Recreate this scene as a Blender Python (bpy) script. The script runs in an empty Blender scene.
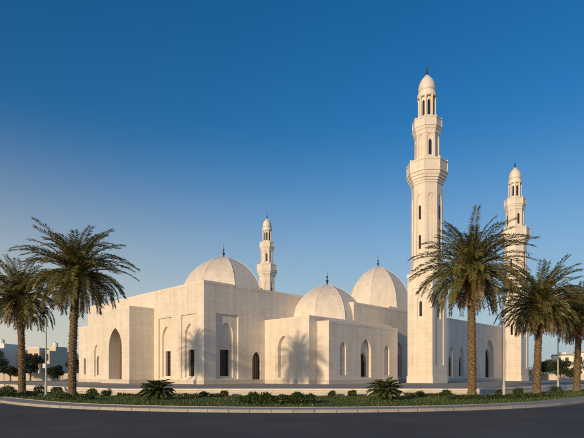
import bpy, bmesh, math, random
from mathutils import Vector, Matrix
random.seed(7)
R=random.random
U=random.uniform
scene=bpy.context.scene
COL=scene.collection
HC=1.7
F=500.0
# ------------------------------------------------------------ materials
def newmat(name):
    m=bpy.data.materials.new(name); m.use_nodes=True
    nt=m.node_tree; b=nt.nodes['Principled BSDF']
    return m,nt,b
def N(nt,t,**kw):
    n=nt.nodes.new(t)
    for k,v in kw.items():
        if k in n.inputs: n.inputs[k].default_value=v
        else: setattr(n,k,v)
    return n
def ramp(nt,fac,stops):
    r=nt.nodes.new('ShaderNodeValToRGB')
    e=r.color_ramp.elements
    e[0].position=stops[0][0]; e[0].color=(*stops[0][1],1)
    e[1].position=stops[-1][0]; e[1].color=(*stops[-1][1],1)
    for p,c in stops[1:-1]:
        x=e.new(p); x.color=(*c,1)
    nt.links.new(fac,r.inputs[0]); return r
def mix(nt,a,b,fac,mode='MIX'):
    m=nt.nodes.new('ShaderNodeMix'); m.data_type='RGBA'; m.blend_type=mode
    for s,v in ((6,a),(7,b),(0,fac)):
        if hasattr(v,'is_output') : nt.links.new(v,m.inputs[s])
        elif s==0: m.inputs[0].default_value=v
        else: m.inputs[s].default_value=(*v,1)
    return m.outputs[2]
def stone_mat(name,c1,c2,mort,bw=1.2,rh=.6,ms=.014,rough=.6,bump=.25):
    m,nt,b=newmat(name)
    tc=N(nt,'ShaderNodeTexCoord')
    br=N(nt,'ShaderNodeTexBrick')
    br.inputs['Scale'].default_value=1; br.inputs['Brick Width'].default_value=bw
    br.inputs['Row Height'].default_value=rh; br.inputs['Mortar Size'].default_value=ms
    br.inputs['Mortar Smooth'].default_value=.3; br.inputs['Bias'].default_value=0
    br.inputs['Color1'].default_value=(*c1,1); br.inputs['Color2'].default_value=(*c2,1); br.inputs['Mortar'].default_value=(*mort,1)
    nt.links.new(tc.outputs['UV'],br.inputs['Vector'])
    n1=N(nt,'ShaderNodeTexNoise',Scale=.35,Detail=6.0,Roughness=.6)
    nt.links.new(tc.outputs['Object'],n1.inputs['Vector'])
    r1=ramp(nt,n1.outputs['Fac'],[(.3,(.90,.885,.865)),(.7,(1,1,1))])
    n2=N(nt,'ShaderNodeTexNoise',Scale=3.5,Detail=8.0,Roughness=.7,Distortion=1.2)
    nt.links.new(tc.outputs['Object'],n2.inputs['Vector'])
    r2=ramp(nt,n2.outputs['Fac'],[(.3,(.89,.885,.88)),(.6,(1,1,1))])
    mp=N(nt,'ShaderNodeMapping'); mp.inputs['Scale'].default_value=(1.6,1.6,.09)
    nt.links.new(tc.outputs['Object'],mp.inputs['Vector'])
    n3=N(nt,'ShaderNodeTexNoise',Scale=1.0,Detail=5.0)
    nt.links.new(mp.outputs[0],n3.inputs['Vector'])
    r3=ramp(nt,n3.outputs['Fac'],[(.35,(.88,.865,.84)),(.6,(1,1,1))])
    c=mix(nt,br.outputs['Color'],r1.outputs[0],1.0,'MULTIPLY')
    c=mix(nt,c,r2.outputs[0],.9,'MULTIPLY')
    c=mix(nt,c,r3.outputs[0],.8,'MULTIPLY')
    nt.links.new(c,b.inputs['Base Color'])
    b.inputs['Roughness'].default_value=rough
    bp=N(nt,'ShaderNodeBump',Strength=bump,Distance=.02)
    nt.links.new(br.outputs['Fac'],bp.inputs['Height']); bp.invert=True
    nt.links.new(bp.outputs[0],b.inputs['Normal'])
    return m
def noise_mat(name,stops,scale=2,detail=6,rough=.8,bump=0,bscale=40,bdist=.02,fine=None,spec=.3):
    m,nt,b=newmat(name)
    tc=N(nt,'ShaderNodeTexCoord')
    n1=N(nt,'ShaderNodeTexNoise',Scale=scale,Detail=detail,Roughness=.6)
    nt.links.new(tc.outputs['Object'],n1.inputs['Vector'])
    c=ramp(nt,n1.outputs['Fac'],stops).outputs[0]
    if fine:
        n2=N(nt,'ShaderNodeTexNoise',Scale=fine,Detail=4.0)
        nt.links.new(tc.outputs['Object'],n2.inputs['Vector'])
        c=mix(nt,c,ramp(nt,n2.outputs['Fac'],[(.35,(.6,.6,.6)),(.65,(1.25,1.25,1.25))]).outputs[0],1.0,'MULTIPLY')
    nt.links.new(c,b.inputs['Base Color']); b.inputs['Roughness'].default_value=rough
    b.inputs['Specular IOR Level'].default_value=spec
    if bump:
        n3=N(nt,'ShaderNodeTexNoise',Scale=bscale,Detail=5.0)
        nt.links.new(tc.outputs['Object'],n3.inputs['Vector'])
        bp=N(nt,'ShaderNodeBump',Strength=bump,Distance=bdist)
        nt.links.new(n3.outputs['Fac'],bp.inputs['Height']); nt.links.new(bp.outputs[0],b.inputs['Normal'])
    return m
def leaf_mat(name,ca,cb,cc,scale=.8,trans=.3):
    m,nt,b=newmat(name)
    g=N(nt,'ShaderNodeNewGeometry'); tc=N(nt,'ShaderNodeTexCoord')
    n1=N(nt,'ShaderNodeTexNoise',Scale=scale,Detail=3.0)
    nt.links.new(tc.outputs['Object'],n1.inputs['Vector'])
    ad=N(nt,'ShaderNodeMath',operation='MULTIPLY_ADD'); ad.inputs[1].default_value=.55; 
    nt.links.new(g.outputs['Random Per Island'],ad.inputs[0]); 
    sb=N(nt,'ShaderNodeMath',operation='MULTIPLY'); sb.inputs[1].default_value=.5
    nt.links.new(n1.outputs['Fac'],sb.inputs[0]); nt.links.new(sb.outputs[0],ad.inputs[2])
    c=ramp(nt,ad.outputs[0],[(.15,ca),(.5,cb),(.85,cc)]).outputs[0]
    nt.links.new(c,b.inputs['Base Color']); b.inputs['Roughness'].default_value=.5
    tr=N(nt,'ShaderNodeBsdfTranslucent'); nt.links.new(c,tr.inputs['Color'])
    mx=N(nt,'ShaderNodeMixShader'); mx.inputs[0].default_value=trans
    nt.links.new(b.outputs[0],mx.inputs[1]); nt.links.new(tr.outputs[0],mx.inputs[2])
    nt.links.new(mx.outputs[0],nt.nodes['Material Output'].inputs[0])
    return m
STONE=stone_mat('white_stone',(.83,.765,.68),(.765,.705,.625),(.62,.57,.51),ms=.013,rough=.42,bump=.14)
STONE_D=stone_mat('dome_stone',(.80,.74,.66),(.755,.70,.62),(.65,.60,.54),bw=1.0,rh=.5,ms=.013,rough=.45,bump=.1)
STONE_T=stone_mat('trim_stone',(.83,.77,.69),(.80,.74,.66),(.64,.59,.53),bw=2.0,rh=.9,ms=.013,rough=.45,bump=.1)
PLINTH=stone_mat('plinth_stone',(.70,.65,.575),(.62,.575,.51),(.42,.39,.35),bw=1.2,rh=.35,ms=.02)
PAVE=stone_mat('paving',(.42,.385,.33),(.35,.32,.275),(.23,.21,.185),bw=.4,rh=.2,ms=.012,rough=.85)
KERB=stone_mat('kerb_concrete',(.44,.42,.38),(.37,.355,.32),(.13,.125,.115),bw=1.0,rh=.6,ms=.02,rough=.85)
GLASS=noise_mat('window_glass',[(.3,(.012,.014,.018)),(.7,(.03,.032,.036))],scale=1.5,rough=.15,spec=.6)
BRONZE=noise_mat('bronze_lattice',[(.3,(.06,.045,.03)),(.7,(.10,.075,.045))],scale=6,rough=.5)
DOORM=noise_mat('portal_door_wood',[(.3,(.10,.06,.03)),(.7,(.17,.105,.05))],scale=3,rough=.5)
DARKMETAL=noise_mat('dark_metal',[(.3,(.03,.03,.03)),(.7,(.06,.055,.05))],scale=5,rough=.45)
POLEM=noise_mat('painted_pole',[(.3,(.42,.41,.39)),(.7,(.52,.51,.48))],scale=4,rough=.5)
LAMPG=noise_mat('lamp_glass',[(.3,(.55,.55,.52)),(.7,(.65,.65,.62))],scale=4,rough=.3)
GUTTER=noise_mat('gutter_concrete',[(.3,(.15,.145,.13)),(.7,(.23,.22,.20))],scale=1.3,rough=.9,fine=20)
GRASSG=noise_mat('lawn',[(.3,(.045,.075,.016)),(.55,(.065,.10,.022)),(.75,(.12,.125,.04))],scale=.7,detail=8,rough=.9,bump=.6,bscale=30,bdist=.05,fine=12)
SAND=noise_mat('sandy_ground',[(.3,(.20,.165,.115)),(.7,(.29,.24,.17))],scale=.15,detail=9,rough=.95,bump=.3,bscale=4,bdist=.05)
SOIL=noise_mat('soil',[(.3,(.06,.042,.028)),(.7,(.11,.08,.055))],scale=3,rough=.95)
TRUNK=noise_mat('palm_bark',[(.3,(.09,.06,.036)),(.55,(.18,.125,.07)),(.75,(.30,.21,.12))],scale=5,detail=8,rough=.95,bump=.8,bscale=14,bdist=.05)
LEAFP=leaf_mat('palm_leaf',(.05,.068,.02),(.14,.135,.035),(.29,.235,.065),trans=.38)
LEAFD=leaf_mat('palm_dry_leaf',(.14,.09,.04),(.24,.165,.07),(.32,.23,.10))
LEAFH=leaf_mat('hedge_leaf',(.018,.04,.01),(.045,.08,.018),(.10,.13,.032),scale=2)
LEAFT=leaf_mat('tree_leaf',(.02,.035,.014),(.04,.06,.02),(.07,.085,.03),scale=.3)
GRASSB=leaf_mat('grass_blade',(.04,.075,.014),(.075,.12,.022),(.14,.16,.04),scale=.6)
FLOWER=leaf_mat('flower_petals',(.35,.05,.05),(.5,.14,.06),(.6,.45,.35),scale=2)
VILLA1=noise_mat('villa_render',[(.3,(.62,.54,.43)),(.7,(.70,.62,.50))],scale=.5,rough=.9)
VILLA2=noise_mat('villa_white',[(.3,(.74,.70,.64)),(.7,(.80,.77,.71))],scale=.5,rough=.9)
VILLA3=noise_mat('villa_trim',[(.3,(.26,.16,.10)),(.7,(.34,.22,.14))],scale=.5,rough=.9)
# asphalt with aggregate, worn patches, hairline cracks
def asphalt():
    m,nt,b=newmat('asphalt'); tc=N(nt,'ShaderNodeTexCoord')
    def no(scale,det,rg=.6):
        n=N(nt,'ShaderNodeTexNoise',Scale=scale,Detail=det,Roughness=rg); nt.links.new(tc.outputs['Object'],n.inputs['Vector']); return n
    c=ramp(nt,no(.22,8.0,.65).outputs['Fac'],[(.32,(.060,.060,.062)),(.5,(.082,.080,.080)),(.68,(.112,.108,.104))]).outputs[0]
    c=mix(nt,c,ramp(nt,no(24,4.0,.7).outputs['Fac'],[(.35,(.62,.62,.62)),(.65,(1.3,1.3,1.28))]).outputs[0],1.0,'MULTIPLY')
    nz=no(1.2,4.0); ma=N(nt,'ShaderNodeVectorMath',operation='MULTIPLY_ADD'); nt.links.new(nz.outputs['Color'],ma.inputs[0]); ma.inputs[1].default_value=(1.5,1.5,0); nt.links.new(tc.outputs['Object'],ma.inputs[2])
    vo=N(nt,'ShaderNodeTexVoronoi',feature='DISTANCE_TO_EDGE',Scale=.28); nt.links.new(ma.outputs[0],vo.inputs['Vector'])
    cr=ramp(nt,vo.outputs['Distance'],[(.0,(.35,.35,.35)),(.006,(1,1,1))])
    msk=ramp(nt,no(.12,3.0).outputs['Fac'],[(.48,(0,0,0)),(.56,(1,1,1))])
    c2=mix(nt,c,cr.outputs[0],1.0,'MULTIPLY'); c=mix(nt,c,c2,msk.outputs[0])
    nt.links.new(c,b.inputs['Base Color']); b.inputs['Roughness'].default_value=.86; b.inputs['Specular IOR Level'].default_value=.3
    bp=N(nt,'ShaderNodeBump',Strength=.8,Distance=.015); nt.links.new(no(48,5.0).outputs['Fac'],bp.inputs['Height']); nt.links.new(bp.outputs[0],b.inputs['Normal'])
    return m
ASPH=asphalt()
# ------------------------------------------------------------ mesh helpers
def empty(name,loc=(0,0,0),rot=0):
    e=bpy.data.objects.new(name,None); COL.objects.link(e); e.location=loc; e.rotation_euler=(0,0,rot); e.empty_display_size=.5
    return e
def boxuv(me,axis0=None):
    uv=me.uv_layers.get('UVMap') or me.uv_layers.new(name='UVMap')
    for p in me.polygons:
        n=p.normal
        h=Vector((-n.y,n.x,0))
        if h.length<.15:
            for li in p.loop_indices:
                c=me.vertices[me.loops[li].vertex_index].co; uv.data[li].uv=(c.x+.37,c.y+.21)
        else:
            h.normalize()
            for li in p.loop_indices:
                c=me.vertices[me.loops[li].vertex_index].co
                uv.data[li].uv=(c.x*h.x+c.y*h.y+.37,c.z)
def obj_from(name,verts,faces,mats,parent=None,midx=None,uv=True,smooth=False,loc=None):
    me=bpy.data.meshes.new(name); me.from_pydata([tuple(v) for v in verts],[],faces); 
    me.validate(); me.update()
    for m in mats: me.materials.append(m)
    if midx:
        for p,i in zip(me.polygons,midx): p.material_index=i
    if smooth:
        for p in me.polygons: p.use_smooth=True
    if uv: boxuv(me)
    o=bpy.data.objects.new(name,me); COL.objects.link(o)
    if parent: o.parent=parent
    if loc: o.location=loc
    return o
class MB:
    def __init__(s): s.v=[]; s.f=[]; s.m=[]
    def face(s,pts,mi=0):
        i=len(s.v); s.v.extend(pts); s.f.append(list(range(i,i+len(pts)))); s.m.append(mi)
    def box(s,x0,x1,y0,y1,z0,z1,mi=0):
        i=len(s.v)
        s.v+= [(x0,y0,z0),(x1,y0,z0),(x1,y1,z0),(x0,y1,z0),(x0,y0,z1),(x1,y0,z1),(x1,y1,z1),(x0,y1,z1)]
        for q in ((0,3,2,1),(4,5,6,7),(0,1,5,4),(1,2,6,5),(2,3,7,6),(3,0,4,7)):
            s.f.append([i+k for k in q]); s.m.append(mi)
    def prism(s,prof,O,T,Nn,d0,d1,mi=0):
        O=Vector(O);T=Vector(T);Nn=Vector(Nn);n=len(prof);i=len(s.v)
        for d in (d0,d1):
            for (a,z) in prof: s.v.append(tuple(O+T*a+Vector((0,0,z))+Nn*d))
        flip=T.cross(Vector((0,0,1))).dot(Nn)>0
        A=list(range(i,i+n)); B=list(range(i+n,i+2*n))
        fs=[A[::-1] , B]
        for k in range(n):
            k2=(k+1)%n; fs.append([A[k],A[k2],B[k2],B[k]])
        if not flip: fs=[f[::-1] for f in fs]
        for f in fs: s.f.append(f); s.m.append(mi)
    def lathe(s,prof,n,cx=0,cy=0,ph=0,mi=0,cap=True):
        i=len(s.v); k=len(prof)
        for (r,z) in prof:
            for j in range(n):
                a=ph+2*math.pi*j/n; s.v.append((cx+r*math.cos(a),cy+r*math.sin(a),z))
        for q in range(k-1):
            for j in range(n):
                j2=(j+1)%n
                s.f.append([i+q*n+j,i+q*n+j2,i+(q+1)*n+j2,i+(q+1)*n+j]); s.m.append(mi)
        if cap:
            s.f.append([i+j for j in range(n)][::-1]); s.m.append(mi)
            s.f.append([i+(k-1)*n+j for j in range(n)]); s.m.append(mi)
    def tube(s,pts,rads,n=8,mi=0):
        i=len(s.v)
        for q,(p,r) in enumerate(zip(pts,rads)):
            p=Vector(p)
            d=(Vector(pts[min(q+1,len(pts)-1)])-Vector(pts[max(q-1,0)])).normalized()
            a=d.cross(Vector((0,1,0.01))).normalized(); b=d.cross(a)
            for j in range(n):
                t=2*math.pi*j/n; s.v.append(tuple(p+a*math.cos(t)*r+b*math.sin(t)*r))
        for q in range(len(pts)-1):
            for j in range(n):
                j2=(j+1)%n; s.f.append([i+q*n+j,i+q*n+j2,i+(q+1)*n+j2,i+(q+1)*n+j]); s.m.append(mi)
        s.f.append([i+j for j in range(n)]); s.m.append(mi)
        s.f.append([i+(len(pts)-1)*n+j for j in range(n)]); s.m.append(mi)
    def obj(s,name,mats,parent=None,**kw):
        return obj_from(name,s.v,s.f,mats,parent,s.m,**kw)
def arch(w,h,n=7,cz=0,k=.78):
    hw=w/2; r=w*k+.0; c=r-hw
    rise=math.sqrt(r*r-c*c)
    sp=h-rise; pts=[(-hw,cz),(hw,cz)]
    a1=math.acos(c/r)
    for i in range(n+1):
        a=a1*i/n; pts.append((-c+r*math.cos(a),cz+sp+r*math.sin(a)))
    for i in range(1,n+1):
        a=a1*(n-i)/n; pts.append((c-r*math.cos(a),cz+sp+r*math.sin(a)))
    return pts
def rect(w,h,cz=0): return [(-w/2,cz),(w/2,cz),(w/2,cz+h),(-w/2,cz+h)]
def cut(o,mb):
    if not mb.f: return
    me=bpy.data.meshes.new('c'); me.from_pydata(mb.v,[],mb.f); me.update()
    bm=bmesh.new(); bm.from_mesh(me); bmesh.ops.recalc_face_normals(bm,faces=bm.faces); bm.to_mesh(me); bm.free()
    c=bpy.data.objects.new('c',me); COL.objects.link(c); c.matrix_world=o.matrix_world
    if o.parent: c.parent=o.parent; c.matrix_local=o.matrix_local
    m=o.modifiers.new('b','BOOLEAN'); m.operation='DIFFERENCE'; m.solver='EXACT'; m.object=c
    bpy.context.view_layer.update()
    dg=bpy.context.evaluated_depsgraph_get()
    nm=bpy.data.meshes.new_from_object(o.evaluated_get(dg))
    o.modifiers.remove(m); old=o.data; nm.name=old.name; o.data=nm
    bpy.data.objects.remove(c); boxuv(o.data)
# ------------------------------------------------------------ mosque
C0=(-10.56,60,0)
mosque=empty('mosque',C0,math.radians(45))
PZ=.7
glassB=MB(); latt=MB(); doorB=MB()
class Block:
    def __init__(s,name,x0,x1,y0,y1,z0,z1,cop=True,mat=STONE):
        s.mb=MB(); s.mb.box(x0,x1,y0,y1,z0,z1); s.o=s.mb.obj(name,[mat],mosque)
        s.L=[MB(),MB(),MB(),MB()]; s.d=(x0,x1,y0,y1,z0,z1)
        if cop:
            c=MB(); e=.035
            c.box(x0-e,x1+e,y0-e,y1+e,z1-.30,z1+.05)
            c.obj(name+'_coping',[STONE_T],mosque)
            c=MB(); e=.10
            c.box(x0-e,x1+e,y0-e,y1+e,z0-.02,z0+.55)
            c.obj(name+'_base_course',[PLINTH],mosque)
    def O(s,face,p):
        x0,x1,y0,y1,z0,z1=s.d
        if face=='L': return Vector((x0,p,0)),Vector((0,-1,0)),Vector((1,0,0))
        return Vector((p,y0,0)),Vector((1,0,0)),Vector((0,1,0))
    def feature(s,face,p,alf=None,niche=None,win=None,door=None):
        O,T,Nn=s.O(face,p)
        d=0
        if alf:
            s.L[0].prism(rect(alf[0],alf[2]-alf[1],alf[1]),O,T,Nn,-.4,.22); d=.22
        if niche:
            s.L[1].prism(arch(niche[0],niche[2]-niche[1],8,niche[1]),O,T,Nn,-.4,d+.30); d+=.30
        if win:
            pr=(arch if win[3]=='arch' else (lambda w,h,n,c:rect(w,h,c)))
            s.L[2].prism(pr(win[0],win[2]-win[1],7,win[1]),O,T,Nn,-.4,d+.5)
            h=win[2]-win[1]
            tgt=doorB if door else glassB
            tgt.prism(pr(win[0]-.02,h-.02,7,win[1]+.01),O,T,Nn,d+.42,d+.55)
            nx=max(2,int(win[0]/.35)); nz=max(3,int(h/.5))
            for i in range(1,nx):
                a=-win[0]/2+win[0]*i/nx
                hh=h*.72 if win[3]=='arch' and abs(a)>win[0]*.25 else h*.93
                latt.prism([(a-.025,win[1]+.02),(a+.025,win[1]+.02),(a+.025,win[1]+hh),(a-.025,win[1]+hh)],O,T,Nn,d+.37,d+.419)
            for j in range(1,nz):
                z=win[1]+h*j/nz
                ww=win[0]/2-.03
                if win[3]=='arch' and z>win[1]+h-win[0]*.9: ww*=max(.2,min(1,(win[1]+h-z)/(win[0]*.9)))
                latt.prism([(-ww,z-.02),(ww,z-.02),(ww,z+.02),(-ww,z+.02)],O,T,Nn,d+.34,d+.368)
            fr=.09
            for sx in (-1,1):
                a=sx*(win[0]/2-fr/2-.004)
                hh=h if win[3]!='arch' else h-win[0]*.75
                latt.prism([(a-fr/2,win[1]+.02),(a+fr/2,win[1]+.02),(a+fr/2,win[1]+hh-.02),(a-fr/2,win[1]+hh-.02)],O,T,Nn,d+.30,d+.418)
    def done(s):
        for l in s.L: cut(s.o,l)
main=Block('main_hall',0,17.2,0,33.4,PZ,13.2)
for p in (3.4,8.9):
    main.feature('L',p,alf=(3.3,1.3,9.4),niche=(2.1,1.5,8.3),win=(1.35,1.7,5.0,'rect'))
for p in (22.6,26.3,30.0):
    main.feature('L',p,niche=(1.7,1.6,6.8),win=(1.1,1.8,5.0,'arch'))
main.feature('R',3.5,alf=(3.5,1.3,9.4),niche=(2.2,1.5,8.4),win=(1.45,1.7,5.0,'rect'))
main.feature('R',8.35,win=(1.5,.95,4.9,'arch'))
main.done()
port=Block('entrance_portal',-3.6,.5,11.7,19.9,PZ,10.9)
port.L[0].prism(rect(5.2,8.6,PZ+.56),*port.O('L',15.8),-.4,.3)
port.L[1].prism(arch(3.9,7.4,10,PZ+.2),*port.O('L',15.8),-.4,2.4)
port.done()
O,T,Nn=port.O('L',15.8)
doorB.prism(arch(3.86,7.3,10,PZ+.22),O,T,Nn,1.6,2.5)
for i in range(1,6):
    a=-1.95+3.9*i/6
    latt.prism([(a-.03,PZ+.25),(a+.03,PZ+.25),(a+.03,PZ+5),(a-.03,PZ+5)],O,T,Nn,1.52,1.599)
for z in (2.2,3.6,5.0,5.9):
    latt.prism([(-1.75,z-.03),(1.75,z-.03),(1.75,z+.03),(-1.75,z+.03)],O,T,Nn,1.47,1.518)
sh=Block('portal_shoulder',-1.6,.4,19.9,23.0-2.2,PZ,9.2,cop=False); sh.done()
anx=Block('rear_annex',.6,12,33.0,38.5,PZ,10.2); anx.feature('L',36.0,niche=(1.4,1.8,5.6),win=(.9,2.0,4.8,'arch')); anx.done()
pav=Block('domed_pavilion',9.8,27.7,-8.1,3.6,PZ,9.1)
pav.feature('L',-3.6,alf=(3.2,1.3,7.8),niche=(2.0,1.5,6.9))
pav.done()
pf=Block('pavilion_front',11.3,26.3,-10.0,-7.6,PZ,8.45)
pf.feature('R',18.8,alf=(3.6,1.3,7.3),niche=(2.3,1.5,6.6),win=(1.5,1.6,4.8,'arch'))
pf.feature('R',14.0,niche=(1.2,1.8,6.0)); pf.feature('R',23.6,niche=(1.2,1.8,6.0))
pf.done()
wing=Block('prayer_wing',20.0,77.0,-7.0,22,PZ,11.9)
for p in (31.2,34.8,41.0,44.5,48.0,51.9,57.2):
    wing.feature('R',p,niche=(1.9,1.5,6.9),win=(1.25,1.7,5.2,'arch'))
wing.feature('R',64.0,alf=(5.6,1.3,10.2),niche=(3.9,1.35,9.0),win=(2.6,1.4,7.2,'arch'))
wing.done()
r2=Block('raised_roof_block',36,51.6,-2.0,13.5,11.9,13.4)
r2.done()
glassB.obj('window_glazing',[GLASS],mosque); latt.obj('window_lattice',[BRONZE],mosque); doorB.obj('portal_doors',[DOORM],mosque)
def dome(name,cx,cy,z0,r,h,drum,n=8,kk=.74):
    mb=MB(); prof=[(r*1.06,z0-.3),(r*1.06,z0+drum*.75),(r*1.0,z0+drum*.75+.02),(r*1.0,z0+drum)]
    K=16; zt=z0+drum
    RR=2*r*kk; c=RR-r; a1=math.acos(c/RR); rise=RR*math.sin(a1)
    for i in range(1,K+1):
        a=a1*i/K
        prof.append((max(-c+RR*math.cos(a),.03),zt+RR*math.sin(a)*h/rise))
    mb.lathe(prof,n,cx,cy,math.pi/8)
    for j in range(n):
        a=math.pi/8+2*math.pi*j/n; d=Vector((math.cos(a),math.sin(a),0))
        pts=[Vector((cx,cy,0))+d*(q[0])+Vector((0,0,q[1])) for q in prof[3:-1]]
        mb.tube(pts,[.045]*len(pts),5)
    o=mb.obj(name,[STONE_D],mosque)
    f=MB(); top=zt+h
    f.lathe([(.14,top-.15),(.10,top+.25),(.20,top+.4),(.22,top+.52),(.07,top+.7),(.06,top+.85),(.14,top+1.0),(.14,top+1.1),(.04,top+1.25),(.02,top+2.0)],10,cx,cy)
    f.obj(name+'_finial',[DARKMETAL],mosque)
dome('main_dome',14.1,14.7,13.2,6.7,7.1,.6,8,.68)
dome('pavilion_dome',20.3,-1.9,9.1,5.4,5.6,.4,8,.76)
dome('wing_dome',43.9,5.8,13.4,6.1,8.3,.9,8,.76)
def podium():
    pts=[(-36,62),(-14,40),(15,40),(62,87),(95,125),(60,170),(-60,170),(-60,92)]
    def ring(pts,off):
        n=len(pts); out=[]
        for i in range(n):
            p0=Vector(pts[i-1]);p1=Vector(pts[i]);p2=Vector(pts[(i+1)%n])
            d1=(p1-p0).normalized();d2=(p2-p1).normalized()
            n1=Vector((d1.y,-d1.x));n2=Vector((d2.y,-d2.x)); b=(n1+n2).normalized()
            out.append(p1+b*off/max(.3,b.dot(n1)))
        return out
    def ext(name,pts,z0,z1,mat,par):
        n=len(pts); v=[(p[0],p[1],z0) for p in pts]+[(p[0],p[1],z1) for p in pts]
        f=[[i,(i+1)%n,(i+1)%n+n,i+n] for i in range(n)]+[list(range(n,2*n))]
        return obj_from(name,v,f,[mat],par)
    e=empty('stone_podium')
    ext('podium_wall',ring(pts,0),0,PZ-.16,PLINTH,e)
    ext('podium_coping',ring(pts,.10),PZ-.158,PZ-.02,STONE_T,e)
    ext('podium_step',ring(pts,.5),0,.29,PLINTH,e)
    ext('podium_paving',ring(pts,-.5),PZ-.05,PZ-.012,PAVE,e)
podium()
# ------------------------------------------------------------ minarets
def minaret_parts():
    s=2.0; A=math.pi/8
    b=MB(); b.box(-s,s,-s,s,0,15.6); base=('square_base',b,STONE)
    fac=[(Vector((-s,0,0)),Vector((0,-1,0)),Vector((1,0,0))),(Vector((0,-s,0)),Vector((1,0,0)),Vector((0,1,0))),
         (Vector((s,0,0)),Vector((0,1,0)),Vector((-1,0,0))),(Vector((0,s,0)),Vector((-1,0,0)),Vector((0,-1,0)))]
    c0=MB(); c1=MB(); gl=MB()
    for (O,T,Nn) in fac:
        c0.prism(rect(2.3,11.0,2.6),O,T,Nn,-.3,.10)
        c1.prism(arch(1.0,3.4,7,9.2),O,T,Nn,-.3,.28)
        gl.prism(arch(.42,2.2,6,9.6),O,T,Nn,.24,.32)
    tr=MB()
    tr.lathe([(2.56,15.6),(2.48,16.3),(2.34,16.9)],8,0,0,A)
    tr.box(-s-.08,s+.08,-s-.08,s+.08,15.3,15.75)
    tr.box(-s-.1,s+.1,-s-.1,s+.1,0,1.0)
    sh=MB(); sh.lathe([(2.30,16.5),(2.22,28.9)],8,0,0,A)
    c2=MB(); c3=MB()
    for k in range(8):
        a=k*math.pi/4; d=Vector((math.cos(a),math.sin(a),0)); ap=2.26*math.cos(A)
        O=d*ap; T=Vector((-d.y,d.x,0)); Nn=-d
        c2.prism(arch(.9,8.8,7,18.2),O,T,Nn,-.3,.14)
        if k%2==0:
            for z in (19.2,23.4): gl.prism(arch(.32,2.0,6,z),O,T,Nn,.09,.2)
    sh2=MB(); sh2.lathe([(1.85,31.0),(1.78,36.2)],8,0,0,A)
    for k in range(8):
        a=k*math.pi/4; d=Vector((math.cos(a),math.sin(a),0)); ap=1.81*math.cos(A)
        O=d*ap; T=Vector((-d.y,d.x,0)); Nn=-d
        c3.prism(arch(.75,3.2,7,32.4),O,T,Nn,-.3,.12)
        if k%2==1: gl.prism(arch(.4,2.2,6,32.6),O,T,Nn,.06,.2)
    tm=MB()
    tm.lathe([(2.22,28.4),(2.34,28.5),(2.34,28.75),(2.44,28.8),(2.5,29.1),(2.62,29.15),(2.68,29.5),(2.80,29.55),(2.86,29.95),(2.98,30.0),(2.98,30.25),(2.88,30.28),(2.88,31.5),(2.96,31.52),(2.96,31.75),(2.62,31.75),(2.62,30.3),(1.5,30.28)],8,0,0,A)
    tm.lathe([(1.79,35.6),(1.88,35.7),(1.88,35.9),(1.94,36.2),(2.02,36.3),(2.1,36.6),(2.18,36.65),(2.18,36.85),(2.08,36.88),(2.08,37.8),(2.14,37.82),(2.14,38.0),(1.88,38.0),(1.88,36.9),(1.0,36.88)],8,0,0,A)
    tm.lathe([(1.89,32.0),(1.93,32.05),(1.93,32.25),(1.84,32.3)],8,0,0,A,cap=False)
    for k in range(8):
        a=k*math.pi/4+A
        for r,z0,z1,w in ((2.82,30.3,31.9,.13),(2.04,36.9,38.1,.09)):
            cx,cy=r*math.cos(a),r*math.sin(a)
            tm.lathe([(w,z0),(w,z1),(.02,z1+w)],6,cx,cy,a)
    ln=MB(); ln.lathe([(.98,36.9),(.98,41.8)],16)
    for k in range(8):
        a=k*math.pi/4+A
        ln.lathe([(.17,36.9),(.17,37.3),(.12,37.35),(.12,41.0),(.19,41.2),(.2,41.5)],8,1.16*math.cos(a),1.16*math.sin(a))
        a=k*math.pi/4; d=Vector((math.cos(a),math.sin(a),0))
        gl.prism(arch(.36,2.2,6,38.6),d*.98,Vector((-d.y,d.x,0)),-d,-.01,.1)
    ln.lathe([(1.32,41.3),(1.39,41.5),(1.39,41.8),(1.28,41.85),(1.24,42.2)],16)
    ln.lathe([(1.32,38.0),(1.36,38.05),(1.36,38.15),(1.26,38.2)],16,cap=False)
    dm=MB(); dm.lathe([(1.17,42.2),(1.24,42.5),(1.23,42.9),(1.13,43.4),(.93,43.85),(.64,44.25),(.33,44.6),(.08,44.85)],20)
    fi=MB(); fi.lathe([(.10,44.8),(.08,44.95),(.2,45.05),(.2,45.2),(.06,45.35),(.15,45.5),(.15,45.6),(.04,45.75),(.03,46.2),(.01,46.8)],8)
    return base,(c0,c1),tr,(sh,c2),(sh2,c3),tm,ln,dm,fi,gl
def build_minaret():
    base,(c0,c1),tr,(sh,c2),(sh2,c3),tm,ln,dm,fi,gl=minaret_parts()
    res=[]
    o=base[1].obj('square_base',[STONE]); cut(o,c0); cut(o,c1); res.append(o)
    res.append(tr.obj('base_mouldings',[STONE_T]))
    o=sh.obj('lower_shaft',[STONE]); cut(o,c2); res.append(o)
    o=sh2.obj('upper_shaft',[STONE]); cut(o,c3); res.append(o)
    res.append(tm.obj('balconies',[STONE_T])); res.append(ln.obj('lantern',[STONE_T]))
    res.append(dm.obj('cap_dome',[STONE_D],smooth=True)); res.append(fi.obj('finial',[DARKMETAL])); res.append(gl.obj('slit_windows',[GLASS]))
    return res
def place_minaret(x,yd,parts,first):
    e=empty('minaret',((x-292)/F*yd,yd,PZ-.05),math.radians(45))
    for p in parts:
        q=p if first else p.copy()
        if not first: COL.objects.link(q)
        q.parent=e
    return e
parts=build_minaret()
place_minaret(427,72.7,parts,True)
place_minaret(515,105,parts,False)
place_minaret(267,139,parts,False)
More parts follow.
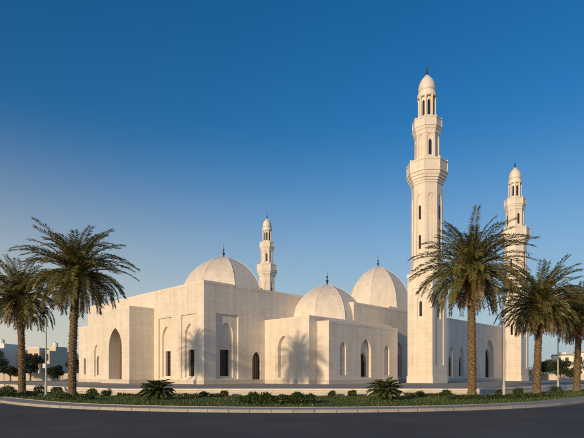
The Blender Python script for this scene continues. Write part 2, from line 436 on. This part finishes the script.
# ------------------------------------------------------------ roads, kerb, lawn
RC=23.5; CY=46.5
def path(off,ext=260,n=48):
    r=RC-off; pts=[]
    s=math.sqrt(.5)
    a,b=-r*s,CY-r*s
    pts.append((a-ext*s,b+ext*s))
    for q in (.5,.25,.1,.04): pts.append((a-ext*q*s,b+ext*q*s))
    for i in range(n+1):
        t=math.radians(-135+90*i/n); pts.append((r*math.cos(t),CY+r*math.sin(t)))
    for q in (.04,.1,.25,.5,1): pts.append((-a+ext*q*s,b+ext*q*s))
    return pts
def kd(x,y):
    px,py=abs(x),y-CY
    if py<0 and px<-py: return RC-math.hypot(px,py)
    return RC-(px-py)*math.sqrt(.5)
def strip(name,o1,z1,o2,z2,mat,extra=None):
    prof=[(o1,z1),(o2,z2)] if not extra else extra
    v=[]
    rows=[path(o) for o,_ in prof]; n=len(rows[0])
    for (o,z),row in zip(prof,rows): v+=[(p[0],p[1],z) for p in row]
    cum=[0]
    for i in range(1,n): cum.append(cum[-1]+math.dist(rows[0][i],rows[0][i-1]))
    f=[]
    acc=[0]
    for a,b in zip(prof,prof[1:]): acc.append(acc[-1]+math.dist(a,b))
    for q in range(len(prof)-1):
        for i in range(n-1): f.append([q*n+i,q*n+i+1,(q+1)*n+i+1,(q+1)*n+i])
    o=obj_from(name,v,f,[mat])
    uv=o.data.uv_layers['UVMap']
    for p in o.data.polygons:
        for li in p.loop_indices:
            vi=o.data.loops[li].vertex_index; uv.data[li].uv=(cum[vi%n],acc[vi//n]+.03)
    return o
def sheet(name,pts,z,mat):
    return obj_from(name,[(p[0],p[1],z) for p in pts],[list(range(len(pts)))],[mat])
sheet('ground',[(-4000,-400),(4000,-400),(4000,6000),(-4000,6000)],-.03,SAND)
strip('road',-42,0,0.0,0,ASPH)
strip('gutter',-.38,.006,0,.006,GUTTER)
strip('kerb',0,0,0,0,KERB,extra=[(0,0),(.0,.12),(.03,.15),(.18,.15)])
strip('pavement',.18,.146,1.6,.146,PAVE)
strip('kerb_edging',2,.146,2.1,.19,KERB,extra=[(1.6,.14),(1.6,.18),(1.70,.18),(1.70,.12)])
sheet('lawn',path(1.70),.14,GRASSG)
g=MB(); cnt=0
while cnt<34000:
    x=U(-32,32); y=U(24,48); k=kd(x,y)
    if k<1.72 or k>22: continue
    if y>39.3 and -x-14<y-40.2 and x-15<y-40.2: continue
    if abs(x)>y*.66: continue
    h=U(.05,.13)*(1.0 if R()<.9 else 1.5); a=U(0,6.28); w=.012+.0004*y
    dx,dy=math.cos(a)*w,math.sin(a)*w; lx,ly=U(-.05,.05),U(-.05,.05)
    g.face([(x-dx,y-dy,.13),(x+dx,y+dy,.13),(x+lx,y+ly,.13+h)]); cnt+=1
g.obj('grass_tufts',[GRASSB],uv=False)
# ------------------------------------------------------------ palms
def frond(mb,O,az,e0,L,droop,nl=44,ll=.55,mi=0,w=.026,rm=1,uplo=.05,uphi=.55):
    O=Vector(O); H=Vector((math.cos(az),math.sin(az),0)); S=Vector((-H.y,H.x,0)); 
    pts=[O]; K=14; dirs=[]; side=U(-.25,.25)
    for i in range(K):
        t=(i+.5)/K; e=max(e0-droop*t**1.35,-1.45)
        d=(H*math.cos(e)+Vector((0,0,math.sin(e)))+S*side*t*.5).normalized()
        dirs.append(d); pts.append(pts[-1]+d*(L/K))
    for i in range(K):
        r=.045*(1-i/K)+.006; r2=.045*(1-(i+1)/K)+.006
        up=S.cross(dirs[i])
        a,b=pts[i],pts[i+1]
        mb.face([a-S*r,a+S*r,b+S*r2,b-S*r2],rm)
        mb.face([a-up*r,a+up*r,b+up*r2,b-up*r2],rm)
    for j in range(nl):
        t=.12+.88*(j+R()*.6)/nl
        if t>.995: continue
        q=t*K; i=min(K-1,int(q)); p=pts[i].lerp(pts[i+1],q-i); d=dirs[i]; up=-S.cross(d) if S.cross(d).z<0 else S.cross(d)
        l=ll*(.45+.55*math.sin(math.pi*min(1,(.15+t*.8)))**.6)*U(.8,1.12)
        if t>.85: l=ll*.75*U(.8,1.1)
        for sg in (-1,1):
            fw=.45+.6*t
            ld=(S*sg*1.0+d*fw+up*U(uplo,uphi)).normalized()
            ld2=(ld+Vector((0,0,-U(.15,.6)))).normalized()
            m=p+ld*l*.5; tip=m+ld2*l*.5
            wv=d.cross(ld).cross(ld); wv=wv.normalized()*w if wv.length>1e-5 else up*w
            wv=(wv+up*w*U(-.8,.8))
            mb.face([p,m-wv,tip,m+wv],mi)
def make_palm(seed,H,L,nf=95,lean=(0,0)):
    random.seed(seed)
    t=MB(); K=30; pts=[];rads=[]
    for i in range(K+1):
        q=i/K; pts.append((lean[0]*q*q,lean[1]*q*q,H*q)); r=.30-.07*q
        if q<.05: r+=.14*(1-q/.05)
        rads.append(r*(1.0+.05*math.sin(i*2.6)))
    t.tube(pts,rads,12,0)
    ns=int(H*26)
    for i in range(ns):
        q=.06+.94*i/ns; a=i*2.399; z=H*q
        c=Vector((lean[0]*q*q,lean[1]*q*q,z)); d=Vector((math.cos(a),math.sin(a),0)); s=Vector((-d.y,d.x,0))
        r=.29-.07*q; wd=.10; up=U(.10,.17); out=U(.05,.10)*(1 if q<.85 else 1.9)
        A=c+d*(r-.02)-s*wd; B=c+d*(r-.02)+s*wd; C=c+d*(r+out)+s*wd*.6+Vector((0,0,up)); D=c+d*(r+out)-s*wd*.6+Vector((0,0,up))
        E=c+d*(r-.04)+Vector((0,0,up*1.05))
        t.face([A,B,C,D],0); t.face([D,C,E],0); t.face([A,D,E],0); t.face([B,E,C],0)
    top=Vector((lean[0],lean[1],H))
    t.lathe([(.26,H-.9),(.38,H-.4),(.42,H),(.33,H+.35),(.12,H+.65)],10,lean[0],lean[1],0,0)
    c=MB()
    for i in range(nf):
        q=i/nf; az=i*2.399+U(-.25,.25)
        e=math.radians(82-104*q**.9+U(-10,10)); 
        dr=math.radians(U(42,84)+14*q)
        LL=L*U(.82,1.08)*(.86+.2*math.sin(math.pi*min(1,q+.15)))
        frond(c,top+Vector((math.cos(az)*.2,math.sin(az)*.2,.35-.5*q)),az,e,LL,dr,nl=62,ll=.60,mi=0 if q<.88 or R()<.5 else 1,rm=2,w=.024)
    for i in range(20):
        az=U(0,6.28); frond(c,top+Vector((math.cos(az)*.25,math.sin(az)*.25,-.35)),az,math.radians(U(-65,-25)),L*U(.5,.72),math.radians(U(25,50)),nl=28,mi=1,rm=1,ll=.4)
    for i in range(9):
        az=U(0,6.28); d=Vector((math.cos(az),math.sin(az),0))
        base=top+d*.3+Vector((0,0,.1)); mid=base+d*.6+Vector((0,0,.1)); 
        c.face([base,base+Vector((0,0,.05)),mid+Vector((0,0,.05)),mid],1)
        for k in range(30):
            e=mid+Vector((U(-.16,.16),U(-.16,.16),-U(.3,.95))); w=Vector((U(-.02,.02),U(-.02,.02),0)).normalized()*.018
            c.face([mid-w,mid+w,e+w,e-w],3)
    return t,c
RACH=noise_mat('palm_rachis',[(.3,(.18,.16,.055)),(.7,(.30,.24,.09))],scale=3,rough=.6)
DATE=noise_mat('date_fruit',[(.3,(.26,.13,.03)),(.7,(.42,.22,.06))],scale=8,rough=.6)
def place_palm(px,cpx,cy,yd,L,seed,nf=95,rz=0):
    Xb=(px-292)/F*yd; zc=HC+(376-cy)*yd/F; lean=((cpx-px)/F*yd,0)
    e=empty('date_palm',(Xb,yd,.1))
    t,c=make_palm(seed,zc-.1,L,nf,lean)
    t.obj('trunk',[TRUNK],e,uv=False); c.obj('crown',[LEAFP,LEAFD,RACH,DATE],e,uv=False)
    s=MB(); 
    s.lathe([(1.0,.02),(.95,.10),(.6,.14),(.2,.15)],18); s.obj('planting_bed',[SOIL],e,uv=False)
place_palm(72,77,275,38,4.2,11,105)
place_palm(22,20,299,44,3.9,12,96)
place_palm(472,471,273,37,4.3,13,112)
place_palm(537,541,306,43,4.0,14,100)
place_palm(577,580,315,49,3.9,15,96)
# ------------------------------------------------------------ shrubs
random.seed(5)
def cycad(px,yd,L):
    e=empty('cycad_shrub',((px-292)/F*yd,yd,.14))
    t=MB(); t.lathe([(.20,0),(.24,.15),(.2,.35),(.05,.45)],9); t.obj('caudex',[TRUNK],e,uv=False)
    c=MB()
    for i in range(64):
        q=i/64; frond(c,(0,0,.38),i*2.399,math.radians(82-74*q+U(-6,6)),L*U(.85,1.1),math.radians(U(55,85)),nl=34,ll=.28,w=.028,mi=0,rm=1)
    c.obj('fronds',[LEAFH,RACH],e,uv=False)
cycad(157,33,1.3); cycad(385,32.5,1.25)
def leafblob(mb,fn,n,s,mi=0,mi2=None,pf=0):
    for _ in range(n):
        p=Vector(fn()); a=Vector((U(-1,1),U(-1,1),U(-1,1))).normalized(); b=a.cross(Vector((U(-1,1),U(-1,1),U(-1,1)))).normalized()
        l=s*U(.7,1.3); 
        mb.face([p,p+a*l*.5+b*l*.28,p+a*l,p+a*l*.5-b*l*.28], mi2 if (mi2 is not None and R()<pf) else mi)
def hedge(name,pts,w,h,n,fl=0):
    mb=MB()
    def fn():
        q=R()*(len(pts)-1); i=int(q); f=q-i
        x=pts[i][0]*(1-f)+pts[i+1][0]*f; y=pts[i][1]*(1-f)+pts[i+1][1]*f
        a=U(0,math.pi); rr=math.sqrt(U(.35,1)); lump=.72+.28*math.sin(x*2.3+1)*math.sin(x*5.1)
        return (x+U(-.1,.1),y+math.cos(a)*w/2*rr,.14+math.sin(a)*h*rr*lump+U(0,.05))
    leafblob(mb,fn,n,.11,0,1,fl)
    for i in range(40):
        q=R()*(len(pts)-1); k=int(q); f=q-k
        x=pts[k][0]*(1-f)+pts[k+1][0]*f; y=pts[k][1]*(1-f)+pts[k+1][1]*f
        mb.tube([(x,y,.1),(x+U(-.1,.1),y+U(-.1,.1),.14+h*.6)],[.02,.01],5,2)
    mb.obj(name,[LEAFH,FLOWER,TRUNK],uv=False)
def shrub(px,yd,r):
    x0,y0=(px-292)/F*yd,yd
    e=empty('round_shrub',(x0,y0,.13)); mb=MB()
    for i in range(7):
        a=U(0,6.28); mb.tube([(0,0,0),(math.cos(a)*r*.3,math.sin(a)*r*.3,r*.5),(math.cos(a)*r*.5,math.sin(a)*r*.5,r*.9)],[.03,.02,.01],5,1)
    k1,k2=U(6,10),U(5,9)
    def fn():
        d=Vector((U(-1,1),U(-1,1),U(-1,1))).normalized()*r*U(.6,1.0); d*=1+.16*math.sin(d.x*k1)*math.sin(d.z*k2+d.y*7); d.z=abs(d.z*.9+.55*r)*.95; return d
    leafblob(mb,fn,int(2600*r*r+500),.10,0)
    mb.obj('foliage',[LEAFH,TRUNK],e,uv=False)
def PX(x,yd): return ((x-292)/F*yd,yd)
hedge('hedge',[PX(240,28.5),PX(276,28.2),PX(313,28.5)],1.5,.66,9500,.0)
hedge('hedge',[PX(56,34),PX(75,33),PX(92,32.5)],1.0,.42,2600,.0)
hedge('hedge',[PX(450,33),PX(480,33.5),PX(520,35),PX(560,38)],.9,.32,5200,.0)
hedge('flower_bed',[PX(405,38.3),PX(430,38.2),PX(452,38.2)],.7,.28,1800,.05)
hedge('flower_bed',[PX(118,38.4),PX(170,38.3),PX(225,38.4)],.6,.24,2600,.05)
hedge('hedge',[PX(-5,37),PX(20,37.5),PX(36,38)],.8,.45,1800,.0)
for px,yd,r in ((106,38.4,.36),(203,37.8,.3),(224,38.3,.36),(332,38.4,.33),(352,38.2,.38),(420,37.9,.34),(446,38.3,.4),(500,39.5,.42),(518,41.3,.45),(556,43.5,.5),(40,45,.55),(57,43,.5),(8,42,.6),(92,41,.42)):
    shrub(px,yd,r)
# ------------------------------------------------------------ street lamps
def lamp(px,topy,yd,ang):
    H=HC+(376-topy)*yd/F-.14
    e=empty('street_lamp',((px-292)/F*yd,yd,.14),ang)
    m=MB(); m.lathe([(.16,0),(.16,.05),(.10,.08),(.10,.9),(.07,.95),(.045,H-.2)],10)
    m.tube([(0,0,H-.25),(.08,0,H),(.3,0,H+.10),(.5,0,H+.12)],[.045,.04,.035,.03],8)
    m.obj('pole',[POLEM],e,uv=False)
    h=MB(); h.tube([(.45,0,H+.12),(.55,0,H+.13),(.8,0,H+.14),(.95,0,H+.12)],[.05,.10,.11,.04],8); h.obj('lamp_head',[POLEM],e,uv=False)
    l=MB(); l.lathe([(.05,H),(.10,H+.03),(.11,H+.05)],10,.72,0); l.obj('lens',[LAMPG],e,uv=False)
lamp(46,318,40,math.radians(225)); lamp(504,322,34.5,math.radians(240)); lamp(558,326,50,math.radians(-50))
# ------------------------------------------------------------ villas
def villa(x0px,x1px,yd,topy,mat,rz,seed):
    random.seed(seed)
    W=(x1px-x0px)/F*yd; Hh=HC+(376-topy)*yd/F; cx=((x0px+x1px)/2-292)/F*yd
    e=empty('villa',(cx,yd,0),rz)
    hw=W/2*.95; D=6
    b=MB(); b.box(-hw,hw,-D,D,0,Hh*.86); b.box(-hw*.35,hw*.55,-D-1.6,-D+2,0,Hh*.93); b.box(-hw*.2,hw*.7,-2,3,Hh*.85,Hh)
    b.obj('walls',[mat],e,uv=False)
    t=MB(); 
    for z in (Hh*.43,Hh*.86):
        t.box(-hw-.12,hw+.12,-D-.12,-D+.3,z-.2,z+.15); t.box(-hw-.12,-hw+.3,-D+.31,D+.1,z-.2,z+.15)
    t.box(-hw*.35-.1,hw*.55+.1,-D-1.7,-D-1.4,Hh*.93-.2,Hh*.93+.2)
    t.box(hw*.6,hw*.95,-D-.9,-D-.13,Hh*.43-.3,Hh*.43+.75)
    t.obj('cornices',[VILLA3 if R()<.5 else VILLA2],e,uv=False)
    w=MB(); 
    for fl in (.08,.52):
        for q in (-.8,-.55,.78):
            w.box(hw*q-.45,hw*q+.45,-D-.06,-D+.1,Hh*fl+.7,Hh*fl+.5+Hh*.2)
        for q in (-.15,.3):
            w.box(hw*q-.5,hw*q+.5,-D-1.66,-D-1.4,Hh*fl+.5,Hh*fl+.4+Hh*.22)
        for yy in (-3,2): w.box(-hw-.06,-hw+.1,yy-.5,yy+.5,Hh*fl+.7,Hh*fl+.5+Hh*.2)
    w.obj('windows',[GLASS],e,uv=False)
    r=MB(); r.box(-hw*.8,-hw*.55,-1,1,Hh*.86,Hh*.97); r.lathe([(.6,Hh),(.6,Hh+1.0),(.1,Hh+1.2)],10,hw*.3,0); r.obj('roof_tank',[VILLA2],e,uv=False)
villa(-26,18,120,344,VILLA2,-.1,1)
villa(38,66,128,347,VILLA1,-.15,2)
villa(554,612,150,351,VILLA2,-.45,3)
villa(20,40,170,358,VILLA2,.0,4)
villa(534,556,185,362,VILLA2,-.4,6)
def wall(name,p0,p1,h):
    p0=Vector(p0);p1=Vector(p1);L=(p1-p0).length; a=math.atan2((p1-p0).y,(p1-p0).x)
    e=empty(name,(p0.x,p0.y,0),a); m=MB(); m.box(0,L,-.12,.12,0,h); 
    k=0
    while k<L: m.box(k-.2,k+.2,-.2,.2,0,h+.25); k+=4
    m.obj('panels',[VILLA1],e,uv=False); c=MB(); c.box(-.1,L+.1,-.17,.17,h+.003,h+.1); c.obj('coping',[VILLA2],e,uv=False)
wall('boundary_wall',(-90,104),(-46,110),2.2); wall('boundary_wall',(60,128),(105,120),2.2)
def tree(px,yd,topy,rad,seed,name='tree'):
    random.seed(seed)
    H=HC+(376-topy)*yd/F; e=empty(name,((px-292)/F*yd,yd,0))
    t=MB(); t.tube([(0,0,0),(.1,0,H*.3),(0,.1,H*.5)],[.22,.16,.12],8)
    cl=[]
    for i in range(9):
        a=U(0,6.28); r=rad*U(.2,.75); z=H*U(.5,.88); p=(r*math.cos(a),r*math.sin(a),z); cl.append((Vector(p),rad*U(.3,.5)))
        t.tube([(0,.05,H*.4),(p[0]*.5,p[1]*.5,(H*.45+z)/2),p],[.10,.06,.03],6)
    t.obj('trunk',[TRUNK],e,uv=False)
    c=MB()
    for (p,r) in cl:
        def fn():
            d=Vector((U(-1,1),U(-1,1),U(-1,1))).normalized()*r*U(.5,1.05); d.z*=.75; return p+d
        leafblob(c,fn,420,.30)
    c.obj('foliage',[LEAFT],e,uv=False)
tree(30,105,354,2.8,1); tree(10,98,364,2.2,2); tree(57,100,366,2.0,3); tree(73,118,356,3,4)
tree(560,112,360,2.6,5); tree(592,100,352,3.5,6); tree(546,125,358,3,7); tree(-8,100,350,3.2,8); tree(574,108,366,1.8,9)
random.seed(9); mb=MB()
for i in range(150):
    side=-1 if i%2 else 1; yd=U(190,330); x=(U(-60,110) if side<0 else U(520,640)); X0=(x-292)/F*yd; r=U(3,6)
    def fn():
        d=Vector((U(-1,1),U(-1,1),U(-.2,1))).normalized(); return (X0+d.x*r*1.3,yd+d.y*r,1+abs(d.z)*r*1.2*U(.5,1))
    leafblob(mb,fn,170,.9)
mb.obj('distant_trees',[LEAFT],uv=False)
# ------------------------------------------------------------ light / sky / camera
EL=math.radians(11.5); hd=Vector((.57,.82,0)).normalized()
D=Vector((hd.x*math.cos(EL),hd.y*math.cos(EL),-math.sin(EL)))
sd=bpy.data.lights.new('sun','SUN'); sd.energy=3.7; sd.angle=math.radians(1.3); sd.color=(1,.73,.43)
so=bpy.data.objects.new('sun',sd); COL.objects.link(so); so.rotation_euler=D.to_track_quat('-Z','Y').to_euler(); so.location=(-40,-40,40)
w=bpy.data.worlds.new('World'); scene.world=w; w.use_nodes=True; nt=w.node_tree
bg=nt.nodes['Background']; sk=nt.nodes.new('ShaderNodeTexSky'); sk.sky_type='NISHITA'; sk.sun_disc=False
sk.sun_elevation=EL; sk.sun_rotation=math.atan2(-hd.x,-hd.y); sk.air_density=1.1; sk.dust_density=1.0; sk.ozone_density=3.0; sk.altitude=0
hs=nt.nodes.new('ShaderNodeHueSaturation'); hs.inputs['Saturation'].default_value=1.34; hs.inputs['Value'].default_value=1.18; hs.inputs['Hue'].default_value=.505
nt.links.new(sk.outputs[0],hs.inputs['Color'])
# low haze layer: thicker and warmer towards the sun side of the horizon
tc=nt.nodes.new('ShaderNodeTexCoord'); sp=nt.nodes.new('ShaderNodeSeparateXYZ'); nt.links.new(tc.outputs['Generated'],sp.inputs[0])
hz=nt.nodes.new('ShaderNodeMapRange'); hz.interpolation_type='SMOOTHSTEP'
hz.inputs['From Min'].default_value=-.05; hz.inputs['From Max'].default_value=.46; hz.inputs['To Min'].default_value=.88; hz.inputs['To Max'].default_value=0
nt.links.new(sp.outputs['Z'],hz.inputs['Value'])
lx=nt.nodes.new('ShaderNodeMapRange'); lx.inputs['From Min'].default_value=-.6; lx.inputs['From Max'].default_value=.6
nt.links.new(sp.outputs['X'],lx.inputs['Value'])
hc=ramp(nt,lx.outputs[0],[(0,(.70,.62,.50)),(.5,(.46,.53,.58)),(1,(.36,.44,.53))])
sc=nt.nodes.new('ShaderNodeMix'); sc.data_type='RGBA'; sc.blend_type='MULTIPLY'; sc.inputs[0].default_value=1; sc.clamp_result=False
nt.links.new(hc.outputs[0],sc.inputs[6]); sc.inputs[7].default_value=(8.8,8.8,8.8,1)
o=mix(nt,hs.outputs[0],sc.outputs[2],hz.outputs[0])
nt.links.new(o,bg.inputs[0]); bg.inputs[1].default_value=.115
cd=bpy.data.cameras.new('camera'); cam=bpy.data.objects.new('camera',cd); COL.objects.link(cam)
cam.location=(0,0,HC); cam.rotation_euler=(math.radians(90),0,0)
cd.sensor_width=36; cd.lens=36*F/584; cd.shift_y=(376-219)/584; cd.clip_end=9000
scene.camera=cam
scene.view_settings.view_transform='Standard'; scene.view_settings.look='None'; scene.view_settings.exposure=0
